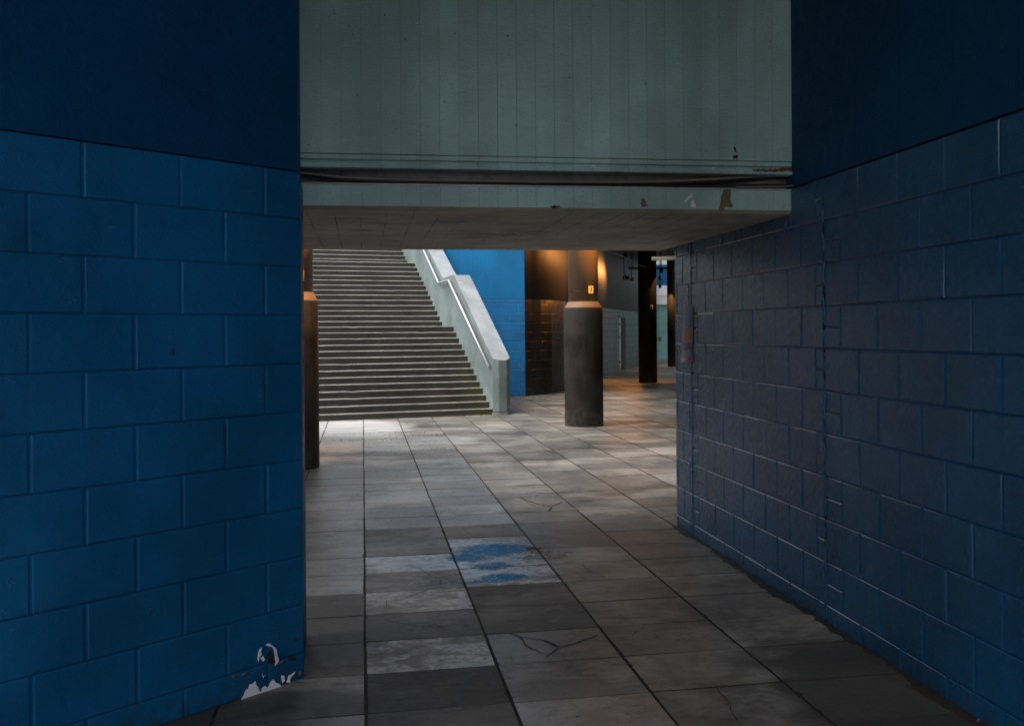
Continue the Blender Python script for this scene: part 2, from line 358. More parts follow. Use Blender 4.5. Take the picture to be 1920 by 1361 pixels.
    mr2 = m.n('ShaderNodeMix', data_type='FLOAT'); m.put(water, mr2.inputs[0]); m.put(mr.outputs[0], mr2.inputs[2]); mr2.inputs[3].default_value = .05
    m.rough(mr2.outputs[0])
    m.put(m.math('SUBTRACT', .5, m.math('MULTIPLY', water, .26)), m.b.inputs['Specular IOR Level'])
    dry = m.math('SUBTRACT', 1.0, m.math('MULTIPLY', water, .93))
    m.bump(m.math('MULTIPLY', gr2, dry), -.3, .003).bump(m.math('MULTIPLY', n3, dry), .6, .0014).bump(m.math('MULTIPLY', n2, dry), .35, .003)
    return m.m
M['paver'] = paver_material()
M['joint'] = concrete('joint_dirt', (.030, .026, .020), stain=.7, rg=(.7, .9)).m
M['ground'] = concrete('ground_earth', (.05, .047, .042), stain=.6, rg=(.7, .9)).m

bm = bmesh.new(); quad(bm, (-900, -900, -.02), (900, -900, -.02), (900, 900, -.02), (-900, 900, -.02))
tag(build('ground', bm, M['ground']), kind='structure')

def special(i, j):        # i: column right of the long joint = 0 ; j: row
    d = {(0, 40): (.26, .35, 0), (0, 41): (.52, .55, .9), (0, 42): (.36, .5, 0), (0, 43): (.52, .6, .9), (0, 44): (.42, .55, .6),
         (0, 39): (.33, .5, .1), (-1, 40): (.44, .5, .5), (-1, 41): (.36, .5, .25), (-1, 42): (.36, .5, .2), (-1, 43): (.40, .5, .2),
         (1, 43): (.36, .15, .22), (1, 42): (.40, .2, .15), (1, 41): (.45, .75, 0), (1, 40): (.45, .7, .1), (1, 44): (.46, .7, .95), (1, 45): (.46, .7, .95), (1, 46): (.46, .7, .95), (0, 45): (.46, .6, .9),
         (2, 41): (.44, .6, 0), (2, 42): (.45, .6, 0), (1, 47): (.40, .3, .35), (0, 46): (.46, .6, .3), (0, 47): (.42, .5, .3)}
    return d.get((i, j))
bm = bmesh.new(); lay = bm.loops.layers.color.new('slab')
# bed below the slabs
hexa(bm, [Vector(v) for v in ((-16, -9, -.016), (16, -9, -.016), (16, 52, -.016), (-16, 52, -.016))],
     [Vector(v) for v in ((-16, -9, -.006), (16, -9, -.006), (16, 52, -.006), (-16, 52, -.006))], 1)
for i in range(-26, 26):
    near = None
    for j in range(4, 128):
        x0 = col0 + i * PW; y0 = row0 + j * PR
        if y0 > 51 or y0 < -8.5: continue
        g = .0035 + rnd.uniform(-.001, .0018); gr = .0026 + rnd.uniform(-.001, .0015)
        if rnd.random() < .25: gr = .0012
        sk = lambda x: (x - col0) * row_sk
        jx = [rnd.uniform(-.0025, .0025) for _ in range(4)]
        z = rnd.uniform(-.0012, .0012); tx, ty = rnd.uniform(-.002, .002), rnd.uniform(-.002, .002)
        def P(x, y, dz, k): return Vector((x + jx[k], y + sk(x) + jx[(k + 1) % 4] * .5, z + dz + (x - x0 - PW / 2) * tx + (y - y0 - PR / 2) * ty))
        a, b, c_, d_ = x0 + g, x0 + PW - g, y0 + gr, y0 + PR - gr
        e = .0022
        lo = [bm.verts.new(P(*q)) for q in ((a, c_, -.008, 0), (b, c_, -.008, 1), (b, d_, -.008, 2), (a, d_, -.008, 3))]
        mi = [bm.verts.new(P(*q)) for q in ((a, c_, -.003, 0), (b, c_, -.003, 1), (b, d_, -.003, 2), (a, d_, -.003, 3))]
        hi = [bm.verts.new(P(*q)) for q in ((a + e, c_ + e, 0, 0), (b - e, c_ + e, 0, 1), (b - e, d_ - e, 0, 2), (a + e, d_ - e, 0, 3))]
        fs = [bm.faces.new(hi)]
        for k in range(4):
            bm.faces.new((lo[k], lo[(k + 1) % 4], mi[(k + 1) % 4], mi[k])).material_index = 1
            bm.faces.new((mi[k], mi[(k + 1) % 4], hi[(k + 1) % 4], hi[k])).material_index = 1
        t = special(i, j) or (rnd.choice([.40, .45, .47, .50]) + rnd.uniform(-.035, .035), rnd.uniform(.5, .75), max(0, rnd.uniform(-.35, .35)))
        if -1 <= i <= 1 and 38 < j < 64 and not special(i, j): t = (t[0], .85, max(t[2], rnd.uniform(.0, .6)))
        for f in fs:
            for l in f.loops: l[lay] = (t[0], t[1], t[2], 1)
# cracks: narrow broken gaps following the photographed ones
def ribbon(pts, wd, mi=1, z=.0022):
    pts = [ground(*p) for p in pts]; fine = []
    for p, q in zip(pts, pts[1:]):
        n = max(2, int((q - p).length / .03))
        for k in range(n):
            t = k / n; v = p.lerp(q, t); d = (q - p).normalized(); s = Vector((-d.y, d.x, 0)) * rnd.uniform(-.006, .006)
            fine.append(v + (s if k else Vector()))
    fine.append(pts[-1]); L = []
    for k, p in enumerate(fine):
        d = (fine[min(k + 1, len(fine) - 1)] - fine[max(k - 1, 0)]).normalized(); nrm = Vector((-d.y, d.x, 0))
        ww = wd * rnd.uniform(.5, 1.2) * (0.25 if k in (0, len(fine) - 1) else 1)
        L.append((bm.verts.new(p + nrm * ww + Vector((0, 0, z))), bm.verts.new(p - nrm * ww + Vector((0, 0, z)))))
    for a, b in zip(L, L[1:]): bm.faces.new((a[0], a[1], b[1], b[0])).material_index = mi
cracks = [([(975, 932), (985, 938), (1002, 943), (1020, 948), (1035, 950), (1055, 941)], .008), ([(1035, 950), (1028, 960)], .010), ([(975, 932), (998, 935)], .005),
    ([(990, 945), (1005, 950)], .004), ([(953, 1185), (975, 1194), (1015, 1199), (1050, 1213), (1080, 1206), (1122, 1189)], .0045),
    ([(1050, 1213), (1022, 1232)], .004), ([(975, 1194), (985, 1210), (1026, 1228)], .004), ([(1015, 1199), (1045, 1211)], .006),
    ([(760, 1058), (785, 1065), (805, 1078), (828, 1088), (822, 1100), (785, 1112), (760, 1122), (725, 1128), (722, 1141)], .0026),
    ([(738, 1150), (740, 1158), (722, 1163), (760, 1170), (800, 1176), (815, 1171), (835, 1180), (860, 1186)], .0026),
    ([(1340, 1283), (1350, 1300), (1368, 1318), (1372, 1335), (1388, 1356)], .0022), ([(1215, 1168), (1185, 1192), (1160, 1197)], .0016),
    ([(1090, 1057), (1105, 1070), (1142, 1086)], .0022), ([(1040, 1070), (1080, 1073), (1100, 1088)], .0022),
    ([(1350, 1140), (1375, 1143), (1382, 1150)], .0016), ([(866, 990), (892, 1009)], .0022), ([(900, 1016), (960, 1012)], .001),
    ([(1018, 842), (1030, 846), (1040, 850)], .010)]
for p, wd in cracks: ribbon(p, wd)
for i in range(-8, 10):
    x = col0 + i * PW; y = 2.0; L = []
    k = 0
    while y < 20:
        a = math.sin(y * 7 + i) * .0015
        wL = .0016 + max(0, rnd.gauss(.0012, .0035)) + (.010 if rnd.random() < .015 else 0)
        wR = .0016 + max(0, rnd.gauss(.0012, .0035)) + (.010 if rnd.random() < .015 else 0)
        L.append((bm.verts.new((x - wL + a, y, .0026)), bm.verts.new((x + wR + a, y, .0026)))); y += rnd.uniform(.012, .03)
    for a, b in zip(L, L[1:]): bm.faces.new((a[0], a[1], b[1], b[0])).material_index = 1
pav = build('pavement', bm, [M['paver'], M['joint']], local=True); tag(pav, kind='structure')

# ------------------------------------------------------------------ block walls
Z = Vector((0, 0, 1))
TOP = 2.28
CEIL = 4.6
def block_run(bm, p0, p1, n, z0, course, blk, off, ztop=TOP, vj=.010, hj=.0045, closers=(False, False), prot=.0065, seed=1, endcap=True, jm=0, dots=False, em=0):
    """raised blocks over a recessed joint face, between plan points p0->p1, facing n"""
    rr = random.Random(seed); u = (p1 - p0); L = u.length; u.normalize()
    # joint plane
    quad(bm, p0 + Z * 0, p1 + Z * 0, p1 + Z * ztop, p0 + Z * ztop, jm)
    k = 0; z = z0
    def piece(a, b, c, d):
        a, b = max(a, 0), min(b, L); c, d = max(c, 0), min(d, ztop)
        if b - a < .02 or d - c < .012: return
        pr = prot + rr.uniform(-.0012, .0012); t1, t2 = rr.uniform(-.0012, .0012), rr.uniform(-.0012, .0012)
        A, B = a + vj / 2 + rr.uniform(-.0015, .0015), b - vj / 2 + rr.uniform(-.0015, .0015)
        if a <= 0: A = 0
        if b >= L: B = L + (rr.uniform(-.002, .004) if endcap else 0)
        Cc, D = c + hj / 2, d - hj / 2
        e, e2 = min(.006, (B - A) * .2), min(.005, (D - Cc) * .2)
        def Q(s, t, o): return p0 + u * s + Z * t + n * o
        base = [Q(A, Cc, 0), Q(B, Cc, 0), Q(B, D, 0), Q(A, D, 0)]
        mid = [Q(A + e * .3, Cc + e2 * .3, pr * .7), Q(B - e * .3, Cc + e2 * .3, pr * .7), Q(B - e * .3, D - e2 * .3, pr * .7), Q(A + e * .3, D - e2 * .3, pr * .7)]
        top = [Q(A + e, Cc + e2, pr + t1), Q(B - e, Cc + e2, pr + t2), Q(B - e, D - e2, pr - t1), Q(A + e, D - e2, pr - t2)]
        R = [[bm.verts.new(v) for v in ring] for ring in (base, mid, top)]
        for r0, r1 in zip(R, R[1:]):
            for q in range(4): bm.faces.new((r0[q], r0[(q + 1) % 4], r1[(q + 1) % 4], r1[q])).material_index = em
        bm.faces.new(R[2])
        if dots:
            for (sx_, sz_) in ((a, c), (a, d)):
                if a > 0 and rr.random() < .6:
                    q = rr.uniform(.0022, .0042); o_ = prot * .75
                    vs_ = [bm.verts.new(Q(sx_ + q * math.cos(t_) * rr.uniform(.7, 1.3), sz_ + q * math.sin(t_) * rr.uniform(.7, 1.3), o_)) for t_ in (0, 1.05, 2.1, 3.14, 4.2, 5.25)]
                    bm.faces.new(vs_).material_index = 1
    while z < ztop:
        s = -blk + (off if k % 2 == 0 else off + blk / 2) % blk
        c, d = z, z + course
        while s < L:
            a, b = s, s + blk
            if closers[0] and a < blk * .6 and b > 0:
                if a <= .0 and b < blk * .65:
                    hh = (c + d) / 2; piece(a, b, c, hh); piece(a, b, hh, d); s += blk; continue
            if closers[1] and b > L - 1e-3 and a < L and (L - a) < blk * .65:
                hh = (c + d) / 2; piece(a, b, c, hh); piece(a, b, hh, d); s += blk; continue
            piece(a, b, c, d); s += blk
        z += course; k += 1
def wall_core(bm, poly, z0, z1, mi=0):
    hexa(bm, [Vector((p.x, p.y, z0)) for p in poly], [Vector((p.x, p.y, z1)) for p in poly], mi)

# left wall -----------------------------------------------------------------
zl = 4.50
lc = at(566, 900, zl); lc.z = 0
th = math.atan(1603 / 1867) + YAW
ld = Vector((math.sin(th), math.cos(th), 0))            # along the wall, away from the viewer
ln = Vector((ld.y, -ld.x, 0))                            # faces the passage
far_l = lc.copy(); near_l = lc - ld * 7.4
wallL = empty('block_wall', near_l.lerp(far_l, .5), 'blue painted block wall filling the left of the view with peeled paint at its foot', 'wall')
bm = bmesh.new()
back_l = [near_l - ln * .001, far_l - ln * .001, far_l - ln * .001 + Vector((0, 0, 0)) - Vector((.0, 0, 0))]
# core: return face of the wall end runs along +Y, out of sight
e1 = far_l + Vector((-.02, .62, 0)); e2 = near_l + Vector((-1.2, .62, 0))
wall_core(bm, [near_l - ln * .002, far_l - ln * .002, e1, e2], -.01, TOP)
course_l = .217; z_al = (1.56 - .0 + ( (623 - 592) / 89.7) * course_l) % course_l
block_run(bm, near_l, far_l, ln, z_al - course_l, course_l, .405, (7.4 - .60) % .405 + .0, seed=3, vj=.010, hj=.0035, dots=True)
build('block_courses', bm, [M['blue'], M['hole']], wallL)
bm = bmesh.new()
fe = far_l - ld * .012
wall_core(bm, [near_l + ln * .002, fe + ln * .002, e1 - Vector((.012, 0, 0)), e2], TOP + .006, CEIL)
build('upper_band', bm, M['blue_smooth_l'], wallL)
def patch(name, pixels, p0, n, mat, parent, thick=.0016, off=.0005, jag=.8):
    pts = [on_plane(px, py, p0, n) for px, py in pixels]; out = []
    for p, q in zip(pts, pts[1:] + pts[:1]):
        k = max(2, int((q - p).length / .012)); nn = (q - p).normalized().cross(n)
        for i in range(k): out.append(p.lerp(q, i / k) + nn * rnd.uniform(-.006, .006) * jag)
    bm = bmesh.new(); c = sum(out, Vector()) / len(out)
    a = [bm.verts.new(p + n * off) for p in out]; b = [bm.verts.new(p + n * (off + thick)) for p in out]
    for i in range(len(out)): bm.faces.new((a[i], a[(i + 1) % len(out)], b[(i + 1) % len(out)], b[i]))
    edges = [bm.edges.get((b[i], b[(i + 1) % len(out)])) for i in range(len(out))]
    bmesh.ops.triangle_fill(bm, use_beauty=True, edges=edges)
    return build(name, bm, mat, parent)
pl0 = near_l + ln * .0115
chips = [([(444, 1318), (458, 1300), (468, 1283), (478, 1277), (482, 1283), (488, 1296), (495, 1285), (500, 1288), (506, 1280), (512, 1273), (528, 1286), (505, 1296), (478, 1308)], 'chip'),
         ([(481, 1236), (483, 1222), (492, 1213), (489, 1226), (484, 1242)], 'chip'),
         ([(497, 1209), (506, 1206), (514, 1210), (521, 1222), (522, 1236), (516, 1247), (514, 1236), (515, 1222), (509, 1212)], 'chip'),
         ([(488, 1233), (493, 1228), (497, 1236), (493, 1241)], 'chip'),
         ([(500, 1225), (507, 1219), (512, 1226), (516, 1240), (509, 1245), (502, 1241)], 'hole'),
         ([(518, 1242), (530, 1237), (531, 1240), (520, 1244)], 'chip_b'),
         ([(526, 1268), (534, 1266), (533, 1275), (528, 1282)], 'chip'), ([(540, 1266), (552, 1259), (553, 1263), (543, 1272), (546, 1279), (538, 1279)], 'chip'),
         ([(558, 1262), (564, 1256), (565, 1262), (560, 1265)], 'chip_b'), ([(434, 1265), (440, 1263), (438, 1269)], 'chip_b'), ([(452, 1261), (459, 1259), (459, 1264), (454, 1266)], 'chip_b'),
         ([(541, 1232), (548, 1227), (555, 1234), (548, 1238)], 'hole'), ([(551, 1198), (560, 1195), (558, 1199), (552, 1202)], 'hole'),
         ([(491, 1264), (495, 1266), (497, 1264), (493, 1271)], 'chip'), ([(323, 655), (326, 655), (326, 667), (323, 667)], 'hole')]
for c_, mm in chips: patch('bare_patch' if mm != 'hole' else 'hole_patch', c_, pl0, ln, M[mm], wallL)

# right wall ----------------------------------------------------------------
a0, a1 = ground(1271, 987), ground(1854, 1361)
rd = (a0 - a1).normalized(); rn = Vector((-rd.y, rd.x, 0))
if rn.x > 0: rn = -rn
rend = a0; rnear = a0 - rd * 14.0
def rw(px):  # distance along wall from the far end for a picture column at floor level
    py = 987 + .6415 * (px - 1271); return (ground(px, py) - rend).length
j1, j2 = rw(1302), rw(1552)
wallR = empty('block_wall', rnear.lerp(rend, .5), 'dark glossy blue block wall along the right side of the passage carrying a faded flyer', 'wall')
bm = bmesh.new()
wall_core(bm, [rnear - rn * .002, rend - rn * .002, rend - rn * 1.6, rnear - rn * 1.6], -.01, 2.353)
course_r = .225; z_ar = (1.56 - .0 + .57 * course_r) % course_r
# three panels of blocks with half-height closers at the control joints
zr0 = 1.453 - 7 * course_r; TOPR = 1.453 + 4 * course_r
pA, pB, pC = rend, rend - rd * j1, rend - rd * j2
block_run(bm, pB + rd * .006, pA, rn, zr0, course_r, .30, .05, seed=11, ztop=TOPR, closers=(True, False), vj=.010, hj=.006, prot=.010, jm=1, em=2)
block_run(bm, pC + rd * .008, pB - rd * .006, rn, zr0, course_r, .36, .09, seed=12, ztop=TOPR, closers=(True, True), vj=.010, hj=.006, prot=.010, jm=1, em=2)
block_run(bm, rnear, pC - rd * .008, rn, zr0, course_r, .375, .12, seed=13, ztop=TOPR, closers=(False, True), vj=.009, hj=.006, prot=.009, jm=1, em=2)
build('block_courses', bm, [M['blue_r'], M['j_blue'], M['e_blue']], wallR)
bm = bmesh.new(); 
for p in (pB, pC):
    pts = [p + rn * (.006 + rnd.uniform(-.002, .002)) + rd * rnd.uniform(-.003, .003) + Z * (.02 + i * .04) for i in range(56)]
    tube(bm, pts, .010, 8)
build('joint_sealant', bm, M['blue_r'], wallR, True)
bm = bmesh.new()
wall_core(bm, [rnear + rn * .004, rend + rn * .004 - rd * .01, rend - rn * 1.6, rnear - rn * 1.6], TOPR + .009, CEIL)
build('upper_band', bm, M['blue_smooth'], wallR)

# ------------------------------------------------------------------ beam over the passage
YF, YB = 5.37, 7.95
hb = 2.215
beam = empty('concrete_beam', (0, 6.6, hb), 'deep teal concrete beam with board marks spanning the passage above the opening', 'beam')
XL, XR = -5.2, 2.44
def hy(py, px=1000): 
    p = on_plane(px, py, Vector((0, YF, 0)), Vector((0, 1, 0))); return p.z
h1, h2, h3, h4, h5, h6 = hy(295.5), hy(304), hy(320), hy(345), hy(351), hy(389.5)
hbot = hy(397)
def slab(name, x0, x1, y0, y1, z0, z1, mat, bw=0):
    bm = bmesh.new(); box(bm, x0, x1, y0, y1, z0, z1)
    if bw: bevel(bm, bw, 2)
    return build(name, bm, mat, beam)
slab('upper_fascia', XL, XR, YF, YF + .5, h1 + .004, CEIL, M['teal_board'])
slab('drip_band', XL, XR - .004, YF + .006, YF + .5, h2, h1, M['teal_board'])
slab('drip_groove', XL, XR - .003, YF + .028, YF + .5, h2 - .022, h2, M['teal_board'])
slab('lower_lip', XL, XR - .004, YF - .004, YF + .5, h3, h2 - .022, M['teal_board'], .004)
slab('trough_back', XL, XR + .0, YF + .085, YF + .5, h5, h3, M['trough'])
slab('trough_shelf', XL, XR - .002, YF + .012, YF + .084, h5, hy(349.2), M['trough'])
slab('trough_lip', XL, XR - .003, YF + .004, YF + .0115, h5, hy(347.6), M['pale_metal'])
bm = bmesh.new()
A = [Vector((XL, YF, h5 - .002)), Vector((XL, YF, h6)), Vector((XL, YF + .012, hbot)), Vector((XL, YB, hbot)), Vector((XL, YB, CEIL)), Vector((XL, YF + .5, CEIL)), Vector((XL, YF + .5, h5 - .002))]
bm_fs = []
vs0 = [bm.verts.new(p) for p in A]; vs1 = [bm.verts.new(p + Vector((XR - XL, 0, 0))) for p in A]
mi_ = [0, 1, 2, 0, 0, 0, 0]
for k in range(7):
    f = bm.faces.new((vs0[k], vs0[(k + 1) % 7], vs1[(k + 1) % 7], vs1[k])); f.material_index = mi_[k]
bm.faces.new(vs0); bm.faces.new(vs1[::-1])
build('soffit_block', bm, [M['teal_board'], M['edge'], M['soffit']], beam)
bp = Vector((0, YF - .0005, 0)); bn = Vector((0, -1, 0))
for c_, mm in [([(1283, 378), (1292, 366), (1298, 362), (1297, 370), (1290, 374), (1284, 381)], 'chip'), ([(1296, 380), (1300, 375), (1304, 384), (1302, 390), (1296, 387)], 'chip'),
               ([(1201, 374), (1207, 370), (1212, 382), (1216, 386), (1203, 388)], 'chip_b'), ([(1106, 312), (1113, 309), (1121, 316), (1116, 319)], 'chip'),
               ([(1357, 355), (1370, 356), (1369, 375), (1374, 389), (1360, 390), (1353, 399), (1348, 396), (1352, 372)], 'chip_b'),
               ([(1376, 273), (1380, 279), (1382, 286), (1378, 285), (1375, 278)], 'hole'), ([(1375, 294), (1384, 291), (1383, 298), (1374, 298)], 'hole'),
               ([(1335, 316), (1339, 314), (1340, 320), (1335, 320)], 'chip'), ([(1030, 388), (1040, 386), (1052, 388), (1040, 390)], 'hole'), ([(1410, 318), (1487, 316), (1487, 322), (1412, 322)], 'rust')]:
    patch('paint_chip', c_, bp + (Vector((0, -.004, 0)) if mm == 'rust' else Vector()), bn, M[mm], beam)
# cables lying in the trough: each one a thing
yt = YF + .045
def cable(px_pts, r, mat, label, dy=0):
    pts = []
    for px, py in px_pts: pts.append(on_plane(px, py, Vector((0, yt + dy, 0)), Vector((0, 1, 0))))
    bm = bmesh.new(); tube(bm, smooth_path(pts, 8), r, 8)
    o = build('cable', bm, mat, None, True); tag(o, label, 'cable', 'cables in the beam slot'); return o
cable([(500, 318), (590, 327), (660, 334), (740, 337), (850, 339), (1000, 341), (1150, 341.5), (1250, 340), (1340, 336), (1420, 331), (1489, 330)], .008, M['cable_pale'], 'pale cable sagging the full length of the slot in the teal beam')
cable([(500, 320), (590, 330), (650, 338), (720, 341), (800, 343), (1000, 344.5), (1200, 345), (1300, 343), (1380, 338), (1440, 333), (1489, 333)], .012, M['cable_dark'], 'thick black cable sagging under the pale one in the beam slot', .02)
cable([(500, 322), (580, 334), (640, 343), (700, 347), (900, 348), (1200, 349.5), (1489, 347)], .007, M['cable_dark'], 'thin black cable lying lowest along the bottom of the beam slot', -.02)
cable([(1380, 350.5), (1440, 350), (1478, 349), (1488, 347.5), (1499, 346)], .004, M['cable_pale'], 'short pale cable end poking out at the right end of the beam slot', -.06)

# ------------------------------------------------------------------ ceilings (roof slabs)
roof = empty('roof_slab', (0, 0, CEIL), 'dark concrete ceiling slab over the passage and the column hall', 'ceiling')
LCOL, MCOL = Vector(), Vector()
def col_axis(px_l, px_r, py_base, rr):
    """column whose silhouette spans px_l..px_r; base front at py_base"""
    a, b = ray((px_l + px_r) / 2, py_base); zf = -EYE / b
    z = zf + rr; a2 = ray((px_l + px_r) / 2, 620)[0]
    return W(a2 * z, z, 0)
Lc = col_axis(493.5, 597, 883, .315); Mc = col_axis(1057, 1131, 801, .315); Tc = col_axis(1197, 1231.5, 718, .27); Qc = col_axis(1251, 1276, 687.5, .27)
blue_c = at(985, 742.5, 23.6); blue_c.z = 0
bm = bmesh.new()
wall_core(bm, [Vector((-5.3, -.3, 0)), Vector((2.4, -.3, 0)), Vector((2.4, YF, 0)), Vector((-5.3, YF, 0))], CEIL + .002, CEIL + .4)
build('passage_ceiling', bm, M['ceiling'], roof)
bm = bmesh.new()
poly = [Vector((2.5, YB, 0)), Vector((13, YB, 0)), Vector((13, 52, 0)), Vector((4, 52, 0)), blue_c + Vector((.1, .3, 0)), Mc + Vector((-.5, .3, 0)), Mc + Vector((-.5, -.9, 0))]
wall_core(bm, poly, CEIL + .002, CEIL + .4)
lm = (Mc - Lc).normalized(); ls = Vector((-lm.y, lm.x, 0))
wall_core(bm, [Vector((-7, YB, 0)), Vector((-2.0, YB, 0)), Vector((-2.0, 14, 0)), Vector((-7, 14, 0))], CEIL + .006, CEIL + .36)  # unseen roof piece, added to shade the space on the left
wall_core(bm, [Lc - lm * 5 - ls * .34, Mc - ls * .34, Mc + ls * .34, Lc - lm * 5 + ls * .34], CEIL + .004, CEIL + .38)
build('hall_ceiling', bm, M['ceiling'], roof)

# ------------------------------------------------------------------ columns
def column(c, r1, r2, name_label, sleeve=True, plate=True, num='3', plate_ang=-90, px_sl=0):
    root = empty('round_column', c, name_label, 'column', 'round columns of the hall')
    seg = 64
    if sleeve:
        zc = EYE + (616.5 - 575) * 16.1 / F_PX
        bm = bmesh.new(); lathe(bm, [(r1 - .003, 0), (r1, .01), (r1, zc - .01), (r1 - .004, zc)], seg, c); build('base_sleeve', bm, M['column'], root)
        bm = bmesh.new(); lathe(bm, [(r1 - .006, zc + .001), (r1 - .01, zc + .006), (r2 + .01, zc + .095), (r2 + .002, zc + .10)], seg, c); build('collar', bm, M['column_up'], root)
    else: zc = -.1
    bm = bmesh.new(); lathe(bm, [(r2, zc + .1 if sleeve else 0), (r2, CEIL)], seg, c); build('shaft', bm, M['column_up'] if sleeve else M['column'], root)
    if plate:
        hz = EYE + .62
        bm = bmesh.new(); lathe(bm, [(r2 + .001, hz - .006), (r2 + .005, hz - .005), (r2 + .005, hz + .005), (r2 + .001, hz + .006)], seg, c, cap=False); build('strap', bm, M['metal_dark'], root)
        a = rad(plate_ang); d = Vector((math.cos(a), math.sin(a), 0)); t = Vector((-d.y, d.x, 0)); o = c + d * (r2 + .009) + Z * (hz + .025)
        def pl(name, wx, hz_, y0, y1, mat, par, zc_=0):
            bm = bmesh.new(); R = Matrix((t, d, Z)).transposed(); box(bm, -wx, wx, y0, y1, -hz_ + zc_, hz_ + zc_, R=R, o=o); bevel(bm, .002, 1); return build(name, bm, mat, par)
        p = pl('number_plate', .044, .062, 0, .012, M['yellow'], root)
        pl('plate_face', .028, .042, .012, .015, M['cream'], p)
        pl('clip', .036, .009, -.002, .008, M['metal_dark'], p, -.072)
        cu = bpy.data.curves.new('numeral', 'FONT'); cu.body = num; cu.size = .088; cu.align_x = 'CENTER'; cu.align_y = 'CENTER'; cu.extrude = .001; cu.offset = .0025
        to = bpy.data.objects.new('tmp', cu); C.objects.link(to); bpy.context.view_layer.update()
        me = bpy.data.meshes.new_from_object(to.evaluated_get(bpy.context.evaluated_depsgraph_get())); bpy.data.objects.remove(to)
        me.materials.clear(); me.materials.append(M['inkk'])
        R4 = Matrix((-t if False else t, Z, d)).transposed()
        if R4.determinant() < 0: R4 = Matrix((-t, Z, d)).transposed()
        me.transform(Matrix.Translation(o + d * .017) @ R4.to_4x4()); me.transform(Matrix.Translation(c).inverted())
        no = bpy.data.objects.new('numeral', me); C.objects.link(no); no.parent = p
    return root
column(Lc, .315, .255, 'dark round column beside the stairs, half hidden behind the left wall, orange lit at the top', plate_ang=-62)
column(Mc, .315, .243, 'black round column standing alone in the middle of the opening with a yellow number plate', plate_ang=-74)
column(Tc, .27, .27, 'unlit looking round column behind the central one with a small yellow plate on its right', sleeve=False, plate_ang=-82)
column(Qc, .27, .27, 'farthest round column glimpsed at the edge of the dark blue wall', sleeve=False, plate=False)

# ------------------------------------------------------------------ staircase
SX, SZ, STH, RI, TR, L1, L2 = -.3702, 18.4896, -.3488, .1185, .1916, .6792, .587
sdirv = W(math.sin(STH), math.cos(STH)); slat = W(-math.cos(STH), math.sin(STH)); s_o = W(SX, SZ)      # up the flight / to its left
def SP(d, s, h): return s_o + sdirv * d + slat * s + Z * h
s_n = -slat
stair = empty('staircase', s_o + slat * 3.5, 'wide flight of worn grey concrete steps climbing to daylight behind the opening', 'staircase')
m, c = STAIR_M
px_ = m.n('ShaderNodeVectorMath', operation='DOT_PRODUCT'); m.put(m.pos, px_.inputs[0]); px_.inputs[1].default_value = tuple(slat)
lat = m.math('SUBTRACT', px_.outputs['Value'], s_o.dot(slat))
mz = m.sep()[2]
ms = m.math('MULTIPLY', m.ramp(m.math('ADD', lat, m.math('MULTIPLY', m.noise(3, 4), 1.2)), 1.4, .6, 0, .8), m.ramp(mz, 1.7, .2, .15, 1))
c = m.mix(m.math('MULTIPLY', ms, m.ramp(m.noise(22, 4), .3, .6, .5, 1)), c, (.075, .078, .025))
m.col(c)
WID = 7.5; NS = 31
def dpos(n): return (n - 1) * TR + (L1 if n >= 15 else 0) + (L2 if n >= 28 else 0)
for n in range(1, NS + 1):
    bm = bmesh.new(); d0 = dpos(n); d1 = (dpos(n + 1) if n < NS else d0 + .6) + .02
    # profile with a worn rounded nosing and segments along the width
    segs = 60; rings = []
    prof = [(0.006, (n - 1) * RI - .06), (.004, n * RI - .022), (-.004, n * RI - .018), (-.004, n * RI - .010), (.006, n * RI - .001), (.02, n * RI), (d1 - d0, n * RI - .001), (d1 - d0, (n - 1) * RI - .06)]
    w1 = rnd.uniform(0, 6)
    for k in range(segs + 1):
        s = -.01 + WID * k / segs; wv = rnd.uniform(-.0012, .0012) - (.010 * rnd.random() if rnd.random() < .04 else 0); wr = .0035 * math.sin(s * 1.1 + w1)
        rings.append([bm.verts.new(SP(d0 + a, s, h + (wv + wr * .6 if 0 < i < 7 else 0))) for i, (a, h) in enumerate(prof)])
    for A_, B_ in zip(rings, rings[1:]):
        for i in range(len(prof)): bm.faces.new((A_[i], A_[(i + 1) % 8], B_[(i + 1) % 8], B_[i])).material_index = 1 if i in (2, 3, 4) else 0
    bm.faces.new(rings[0]); bm.faces.new(rings[-1][::-1])
    build('step', bm, [m.m, M['nosing']], stair)
# upper landing
dT = dpos(NS) + .6
bm = bmesh.new(); P4 = [SP(dT, -.4, 0), SP(dT + 9, -.4, 0), SP(dT + 9, WID + .4, 0), SP(dT, WID + .4, 0)]
hexa(bm, P4, [p + Z * (NS * RI - .002) for p in P4]); build('upper_landing', bm, M['ceiling_out'], stair)
# parapet
pin = SP(0, .0, 0)
def sp_px(px, py, s=0.0):
    p = on_plane(px, py, SP(0, s, 0), slat); v = p - s_o; return v.dot(sdirv), p.z
d_a, h_a = sp_px(924, 673); d_b, h_b = sp_px(851.6, 516.7); d_c, h_c = sp_px(830.5, 522); d_d, h_d = sp_px(801, 464)
print('parapet', d_a, h_a, d_b, h_b, d_c, h_c, d_d, h_d)
sl = (h_d - h_c) / (d_d - d_c); d_e = dT + .3; h_e = h_c + sl * (d_e - d_c)
TH = .33
para = empty('stair_parapet', SP(0, -.16, 0), 'pale grey green concrete parapet stepping up beside the stairs with a rail', 'parapet')
bm = bmesh.new()
zig = [(d_a, .06), (d_a, h_a), (d_b, h_b), (d_c, h_c), (d_e, h_e), (d_e, 0.06)]
inn = [SP(d, -.002, h - (.0 if h > .1 else 0)) for d, h in zig]; out_ = [p - slat * TH for p in inn]
